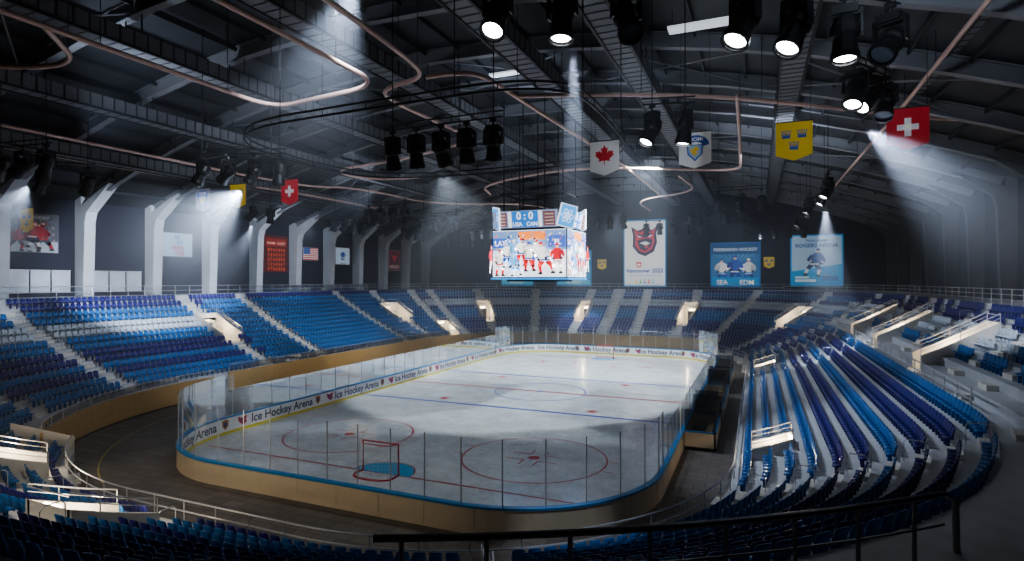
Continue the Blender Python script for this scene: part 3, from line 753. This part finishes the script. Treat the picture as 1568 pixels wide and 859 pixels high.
# ------------------------------------------------------------------ scoreboard
E=empty('jumbotron_scoreboard',(0,0,0))
hx,hy,zb,zt=3.75,3.1,11.15,15.7
mb=MB(); mb.box(-hx,hx,-hy,hy,zb,zt,M_dark)
mb.box(-hx-.1,hx+.1,-hy-.1,hy+.1,zb-.16,zb,cmat((.05,.35,.8),1.2))
mb.box(-hx*.7,hx*.7,-hy*.7,hy*.7,zb-.35,zb-.16,M_dark)
mb.box(-hx+.4,hx-.4,-hy+.4,hy-.4,zt,zt+1.6,M_dark)
mb.obj('housing',E)
WH=(.74,.84,.95)
def screen(o,r,w,seed):
    h=zt-zb; rnd=random.Random(seed)
    c=Canvas(o,r,(0,0,1),1.8,.005)
    c.rect(.08,.08,w-.16,h-.16,WH,1)
    for i in range(9): c.ell(w*(.1+.1*i),h*(.10+.25*rnd.random()),.5,.12,(.86,.92,.98),2,12)
    c.rect(.08,h*.50,w-.16,h*.07,(.60,.74,.92),2)
    c.rect(.08,h*.57,w-.16,h*.40,(.16,.26,.48),2)
    c.rect(.08,h*.62,w*.24,h*.2,(.04,.12,.5),3); c.text('LAY',w*.115,h*.67,.66,W,4,bold=.03)
    c.rect(w*.36,h*.78,w*.36,h*.17,(.90,.25,.04),3); c.rect(w*.76,h*.62,w*.22,h*.24,(.05,.12,.5),3); c.text('PL',w*.88,h*.68,.66,W,4,bold=.03)
    for i in range(60): c.ell(.3+(w-.6)*rnd.random(),h*(.60+.33*rnd.random()),.08,.10,((.5,.3,.2),(.2,.2,.3),(.6,.5,.4),(.6,.1,.1),(.7,.7,.75))[i%5],4,8)
    LB=(.15,.45,.85)
    pl=[(.11,.03,.60,W,W,R,R,0,1),(.21,.20,.58,W,B,W,W,0,-1),(.30,.22,.62,LB,LB,W,W,2,1),(.41,.24,.62,W,R,R,R,0,-1),(.33,.03,.50,LB,LB,LB,W,1,-1),(.51,.12,.66,W,R,B,R,2,1),(.62,.22,.60,W,B,R,R,0,-1),(.73,.06,.72,W,R,R,R,1,-1),(.89,.08,.66,R,W,R,W,0,-1)]
    for i,(x,y,ht,j,p,hl,so,ps,fl) in enumerate(pl):
        c.player(w*x,h*y,ht*h,j,p,hl,so,5+8*i,ps,None,fl,trim=(B if i%2 else R) if j==W else W,stick=(i%2==0 and .25<x<.7))
    return c
screen((-hx,-hy-.01,zb),(1,0,0),2*hx,1).obj('screen_front',E)
screen((hx+.01,-hy,zb),(0,1,0),2*hy,2).obj('screen_side',E)
screen((hx,hy+.01,zb),(-1,0,0),2*hx,3).obj('screen_rear',E)
screen((-hx-.01,hy,zb),(0,-1,0),2*hy,4).obj('screen_other_side',E)
def score(o,r,w,nm):
    r=V(r); u=(V((0,0,1))-r.cross(V((0,0,1)))*-.18).normalized()
    c=Canvas(o,r,u,1.2,.012); h=1.65
    c.back(w,h,(.12,.14,.2),.15); c.rect(.05,.05,w-.1,h-.1,(.25,.32,.5),1)
    c.rect(w*.3,.08,w*.4,h-.16,(.03,.2,.6),2)
    c.text('0 : 0',w/2,h*.5,.95,W,3,bold=.03); c.text('USA   CAN',w/2,h*.12,.52,W,3,bold=.03)
    for x in (.04,.78):
        c.rect(w*x,.15,w*.18,h-.3,(.16,.08,.09),2)
        for q in range(4): c.rect(w*x+.15,.3+q*.3,w*.18-.3,.06,(.65,.5,.45),3)
    c.rect(w*.24,.1,w*.05,h-.2,(.8,.85,.9),2); c.rect(w*.71,.1,w*.05,h-.2,(.8,.85,.9),2)
    c.obj(nm,E)
score((-hx+.15,-hy+.1,zt+.12),(1,0,0),2*hx-1.0,'score_panel_front'); score((hx-.1,-hy+.7,zt+.12),(0,1,0),2*hy-1.2,'score_panel_side')
score((hx-.15,hy-.1,zt+.12),(-1,0,0),2*hx-.6,'score_panel_rear'); score((-hx+.1,hy-.3,zt+.12),(0,-1,0),2*hy-.6,'score_panel_other_side')
for i,(sx,sy) in enumerate(((1,-1),(-1,-1),(1,1),(-1,1))):
    r=V((-sy*1.,sx*1.,0)).normalized(); n=V((sx,sy,0)).normalized()
    if r.cross(V((0,0,1))).dot(n)<0: r=-r
    u=(V((0,0,1))+n*.12+r*(.2)).normalized(); rr=(r-V((0,0,1))*.2).normalized()
    o=V((sx*(hx-.3),sy*(hy-.3),zt+.25))-r*.85
    c=Canvas(o,rr,u,1.5,.012); c.back(1.7,2.1,(.75,.8,.9),.15); c.rect(.08,.08,1.54,1.94,(.05,.35,.8),1)
    for a in (0,60,120):
        ca,sa_=math.cos(math.radians(a)),math.sin(math.radians(a)); P=[]
        for q in range(20):
            t=2*math.pi*q/20; P.append((.85+.66*math.cos(t)*ca-.22*math.sin(t)*sa_,1.05+.66*math.cos(t)*sa_+.22*math.sin(t)*ca))
        for q in range(20): A=P[q];Bq=P[(q+1)%20]; c.line(A[0],A[1],Bq[0],Bq[1],.05,W,2)
    c.ell(.85,1.05,.12,.12,W,3); c.obj('corner_panel_%d'%i,E)
mb=MB()
for x in (-3,-1,1.2,3):
    for y in (-2,2): mb.tube([(x,y,zt+1.6),(x,y,rz(x)-.2)],.06,M_dark,6)
for y in (-2,2): mb.beam((-3.4,y,19.2),(3.4,y,19.2),.2,.2,M_dark)
for x in (-3,3): mb.beam((x,-2.4,19.2),(x,2.4,19.2),.2,.2,M_dark)
mb.obj('suspension',E)
# ------------------------------------------------------------------ stage lights
M_lens=mat('lamp_lens',(1,1,1),.3,emit=22,ecol=(.92,.96,1.)); M_lenso=mat('lamp_lens_off',(.10,.12,.15),.15)
M_body=mat('lamp_body',(.018,.018,.02),.4,.2)
def lampmesh(tilt,lit):
    mb=MB()
    mb.box(-.28,.28,-.22,.22,-.22,0,M_body)
    for sx in (-1,1):
        mb.beam((sx*.36,0,-.1),(sx*.38,0,-.75),.06,.22,M_body,up=V((0,1,0)))
    mb.beam((-.4,0,-.22),(.4,0,-.22),.22,.07,M_body)
    mb.tube([(0,0,0),(0,0,.25)],.05,M_body,6); mb.tube([(-.12,0,.25),(.12,0,.25)],.09,M_body,8)
    a=math.radians(tilt); d=V((0,math.sin(a),-math.cos(a))); c=V((0,0,-.72))
    prof=[(-.50,.16),(-.46,.25),(-.2,.33),(.02,.33),(.10,.27),(.40,.30),(.54,.34),(.68,.34),(.68,.28)]
    u=V((1,0,0)); w=d.cross(u); n=14; i0=len(mb.v); k=mb.mi(M_body)
    for q,r in prof:
        for j in range(n):
            t=2*math.pi*j/n; mb.v.append(tuple(c+d*q+u*r*math.cos(t)+w*r*math.sin(t)))
    for i in range(len(prof)-1):
        for j in range(n): mb.f.append((i0+i*n+j,i0+i*n+(j+1)%n,i0+(i+1)*n+(j+1)%n,i0+(i+1)*n+j)); mb.m.append(k)
    mb.f.append(tuple(i0+j for j in range(n))); mb.m.append(k)
    mb.poly([c+d*.58+u*.27*math.cos(2*math.pi*j/n)+w*.27*math.sin(2*math.pi*j/n) for j in range(n)],M_lens if lit else M_lenso)
    o=mb.obj('stage_light'); me=o.data; bpy.data.objects.remove(o); return me
LM={(t,l):lampmesh(t,l) for t in (8,30,50) for l in (0,1)}
def lamp(x,y,z,rotz,tilt=30,lit=1,sc=1.25):
    o=bpy.data.objects.new('stage_light',LM[(tilt,lit)]); o.location=(x,y,z); o.rotation_euler=(0,0,math.radians(rotz)); o.scale=(sc,)*3; COL.objects.link(o)
def cluster(p0,p1,n,z,rot,tilt,lits,sc=1.25):
    mb=MB(); p0=V((*p0,z+.34*sc));p1=V((*p1,z+.34*sc)); d=(p1-p0)
    e=d.normalized()*.5
    for dz in (0,.3): mb.tube([p0-e+V((0,0,dz)),p1+e+V((0,0,dz))],.045,M_dark,6)
    for i in range(n+1):
        q=p0.lerp(p1,i/max(1,n)); mb.tube([q,q+V((0,0,.3))],.03,M_dark,4)
    for q in (p0,p1): mb.tube([q,V((q.x,q.y,rz(q.x)-.1))],.03,M_dark,5)
    mb.obj('lighting_bar')
    for i in range(n):
        q=p0.lerp(p1,i/max(1,n-1)) if n>1 else (p0+p1)/2
        lamp(q.x,q.y,z,rot+random.uniform(-25,25),tilt if isinstance(tilt,int) else tilt[i%len(tilt)],lits[i%len(lits)],sc)
cluster((1.5,-27),(7.5,-27),5,18.6,0,(8,8,30),(0,0,1,0,0))
cluster((11.8,-35.9),(15.6,-34),3,20.5,200,(30,8,30),(1,1,0))
cluster((19.2,-30.8),(24.4,-26.5),4,21.3,150,(30,30,8,50),(1,1,1,0),1.5)
cluster((14.6,-22.8),(16.2,-22.4),2,19.6,120,(30,8),(1,1))
cluster((23.6,-23.6),(25.2,-21),3,20.2,150,(30,50,30),(1,1,0))
cluster((25,1),(25.2,6),3,19.4,90,(30,50,30),(1,0,1))
cluster((24.6,13),(24.6,18),3,19.4,90,(30,8,50),(1,1,0))
cluster((24.6,28),(24.6,34),3,19.4,90,(30,8,50),(1,1,1))
cluster((-15.5,-25),(-10.5,-23),4,19.2,90,(30,50,30,8),(1,0,1,0))
cluster((-26,-31.5),(-22,-31),3,19.2,90,(30,50,30),(1,0,0))
cluster((-30,-27),(-28,-25),2,19.2,90,(30,30),(1,1))
cluster((-32,-8),(-32,-3),3,19.2,90,(30,50,8),(0,1,1))
cluster((-32,8),(-32,14),4,19.2,90,(30,50,8),(1,0,1))
cluster((-32,24),(-32,30),4,19.2,90,(30,50,8),(0,1,1))
cluster((-22,2),(-17,2),4,19.2,0,(8,30,8),(0,1,0,1))
cluster((-22,14),(-17,14),4,19.2,0,(30,30,8),(1,1,0,0))
cluster((-22,28),(-15,28),5,19.2,0,(30,8),(1,0,1,1,0))
cluster((-13,38),(-7,38),5,19.4,0,(30,8),(1,1,0,1,1))
cluster((-4,24),(3,24),5,19.6,0,(30,8),(0,1,0,1,0))
cluster((4,36),(12,36),5,19.6,0,(30,8),(1,1,0,1,1))
cluster((16,9),(20,9),3,19.6,0,(30,8),(1,1,0))
cluster((12,22),(18,22),4,19.6,0,(30,8),(1,1,0,1))
cluster((-33,40),(-25,44),5,19,0,(30,8),(1,1,0,1,1))
cluster((18,42),(26,42),5,19,0,(30,8),(1,1,0,1,1))
mb=MB(); P=smooth([(-9,-29.5,19.3),(3,-30,19.3),(12,-30,19.3),(12.5,-24,19.3),(12,-14,19.3),(3,-12,19.3),(-9,-13,19.3),(-11,-20,19.3)],3,True)
for dz,dr in ((0,0),(.35,0)): mb.tube([p+V((0,0,dz)) for p in P],.06,M_dark,6,True)
for i in range(0,len(P),2): mb.tube([P[i],P[i]+V((0,0,.35))],.03,M_dark,4)
for i in range(0,len(P),8): mb.tube([P[i],(P[i].x,P[i].y,rz(P[i].x)-.1)],.03,M_dark,4)
mb.obj('oval_lighting_truss')
for i,(x,y,lx,ly) in enumerate(((17,-18.3,2.2,.5),(1.6,-10.5,2,.4))):
    mb=MB(); z=rz(x)-1.3; mb.box(x-lx,x+lx,y-ly,y+ly,z,z+.12,mat('panel_glow',(.8,.85,.9),.5,emit=.6)); 
    for q in (-1,1): mb.tube([(x+q*lx*.9,y,z+.1),(x+q*lx*.9,y,rz(x)-.05)],.02,M_dark,4)
    mb.obj('ceiling_light_panel')
# ------------------------------------------------------------------ lights
def spot(p,t,e,ang,blend=.3,col=(1,1,1),size=.3,name='spot_beam'):
    ld=bpy.data.lights.new(name,'SPOT'); ld.energy=e; ld.spot_size=math.radians(ang); ld.spot_blend=blend; ld.color=col; ld.shadow_soft_size=size
    o=bpy.data.objects.new(name,ld); o.location=p; d=V(t)-V(p); o.rotation_euler=d.to_track_quat('-Z','Y').to_euler(); COL.objects.link(o)
ICE=(.86,.94,1.)
spot((-13,3.5,23),(-5,4,0),24000,82,.08,ICE,.5)
spot((11,4,23),(-3,4.5,0),24000,84,.08,ICE,.5)
spot((-12,15,22),(-4,20,0),16000,74,.4,ICE,1.5)
spot((10,15,22),(4,21,0),16000,74,.4,ICE,1.5)
spot((0,33,22),(0,26,0),15000,70,.5,ICE,1.5)
spot((0,-22,20),(0,-22,0),2900,95,.6,ICE,.5)
BL=(.70,.81,1.)
spot((-12,-10,19),(-38,-14,5),11000,60,.6,BL,.4); spot((-14,10,19),(-38,10,6),10000,60,.6,BL,.4); spot((-14,24,19),(-36,34,6),8000,60,.6,BL,.4)
spot((0,28,19),(0,50,6),7000,80,.6,BL,.4)
spot((10,4,21.3),(29,2,4),9500,74,.8,BL,.8); spot((10,-14,21.3),(22.5,-17,2),15000,52,.8,BL,.6); spot((14,26,19),(30,32,5),4000,70,.6,BL,.4)
spot((-32,4,17.2),(-47,10,15),6000,80,.5,BL,.3)
spot((4,40,17.2),(0,60,15),1800,70,.6,BL,.3); spot((20,40,17),(24,60,14),1800,80,.6,BL,.3)
spot((15,-34,18),(18,-15,19),2500,60,.6,BL,.3)
spot((33,-16,15),(39.5,-6,13),1200,60,.7,(1,.25,.14),.3)
for x,y in ((-20,-30),(-28,4),(0,-12),(4,24),(20,0),(24,-34)):
    spot((x,y,20.3),(x+3,y+8,29),2900,130,.8,BL,.4,'roof_fill_light')  # added lamps that brighten the dark roof, no fixtures modelled
spot((10,-40,20),(-16,-33,1),4500,50,.6,(1,.95,.85),.3)  # added fill for the near left corner and its wood wall
spot((-6,-48,16),(-4,-31,.5),4500,70,.7,(1,.9,.75),.3)  # added lamp to brighten the outer face of the near boards
spot((-6,0,19),(-27.6,6,1),7000,60,.7,(1,.92,.8),.3)  # added lamp to bring up the straight wood wall
# added scatter cones that shape the visible beams, thickest on the axis, thinning out
def haze(p,t,ang,L,dens,energy,col=BL,r0=.3):
    p=V(p);d=(V(t)-p).normalized(); tn=math.tan(math.radians(ang/2))
    m=bpy.data.materials.new('beam_scatter'); m.use_nodes=True; nt=m.node_tree; nt.nodes.clear()
    N=nt.nodes.new; K=nt.links.new
    def mth(op,a,b=None,c=None):
        n=N('ShaderNodeMath'); n.operation=op
        for i,x in enumerate((a,b,c)):
            if x is None: continue
            if isinstance(x,(int,float)): n.inputs[i].default_value=x
            else: K(x,n.inputs[i])
        return n.outputs[0]
    tc=N('ShaderNodeTexCoord'); sp=N('ShaderNodeSeparateXYZ'); K(tc.outputs['Object'],sp.inputs[0])
    x,y,z=sp.outputs
    r=mth('SQRT',mth('ADD',mth('MULTIPLY',x,x),mth('MULTIPLY',y,y)))
    q=mth('DIVIDE',r,mth('MULTIPLY_ADD',z,tn,r0))
    e=mth('MAXIMUM',mth('SUBTRACT',1.0,q),0.0); e=mth('POWER',e,1.2)
    f=mth('MAXIMUM',mth('SUBTRACT',1.0,mth('DIVIDE',z,L)),0.0); f=mth('POWER',f,.8)
    dn=mth('MULTIPLY',mth('MULTIPLY',e,f),dens)
    o=N('ShaderNodeOutputMaterial'); vs=N('ShaderNodeVolumeScatter'); vs.inputs['Anisotropy'].default_value=.1; vs.inputs['Color'].default_value=(.85,.9,1,1)
    K(dn,vs.inputs['Density']); K(vs.outputs[0],o.inputs['Volume'])
    try: m.cycles.volume_step_rate=2.0
    except Exception: pass
    mb=MB(); mb.tube([(0,0,.02),(0,0,L)],r0,m,16,r2=L*tn+r0)
    ob=mb.obj('haze_beam'); ob.location=p; ob.rotation_euler=d.to_track_quat('Z','Y').to_euler()
    if energy: spot(p,t,energy,ang,.6,col,.12,'beam_lamp')
haze((-13,-24,17.0),(-46,-9,11.5),36,34,.038,110000)
haze((14.0,-34.7,18.4),(13.6,-33,10),22,9,.09,8000)
haze((25,3,17.1),(26,10,7),34,14,.08,16000)
haze((24.4,-21.5,18),(37,-9,10),44,18,.07,20000)
haze((3,-32,24.5),(-11,-21,19.5),44,22,.06,26000)
haze((-25,-30.5,17.1),(-44,-26,11),40,18,.06,13000)
haze((-32,-5.5,17.1),(-41,-2,10),32,12,.07,12000)
haze((-8,38,17.3),(-9,43,8),34,10,.07,12000)
# world
w=bpy.data.worlds.new('world'); SC.world=w; w.use_nodes=True; nt=w.node_tree
nt.nodes['Background'].inputs[0].default_value=(.01,.012,.02,1); nt.nodes['Background'].inputs[1].default_value=.3
vs=nt.nodes.new('ShaderNodeVolumeScatter'); vs.inputs['Density'].default_value=.0027; vs.inputs['Anisotropy'].default_value=.2; vs.inputs['Color'].default_value=(.8,.87,1,1)
nt.links.new(vs.outputs[0],nt.nodes['World Output'].inputs['Volume'])
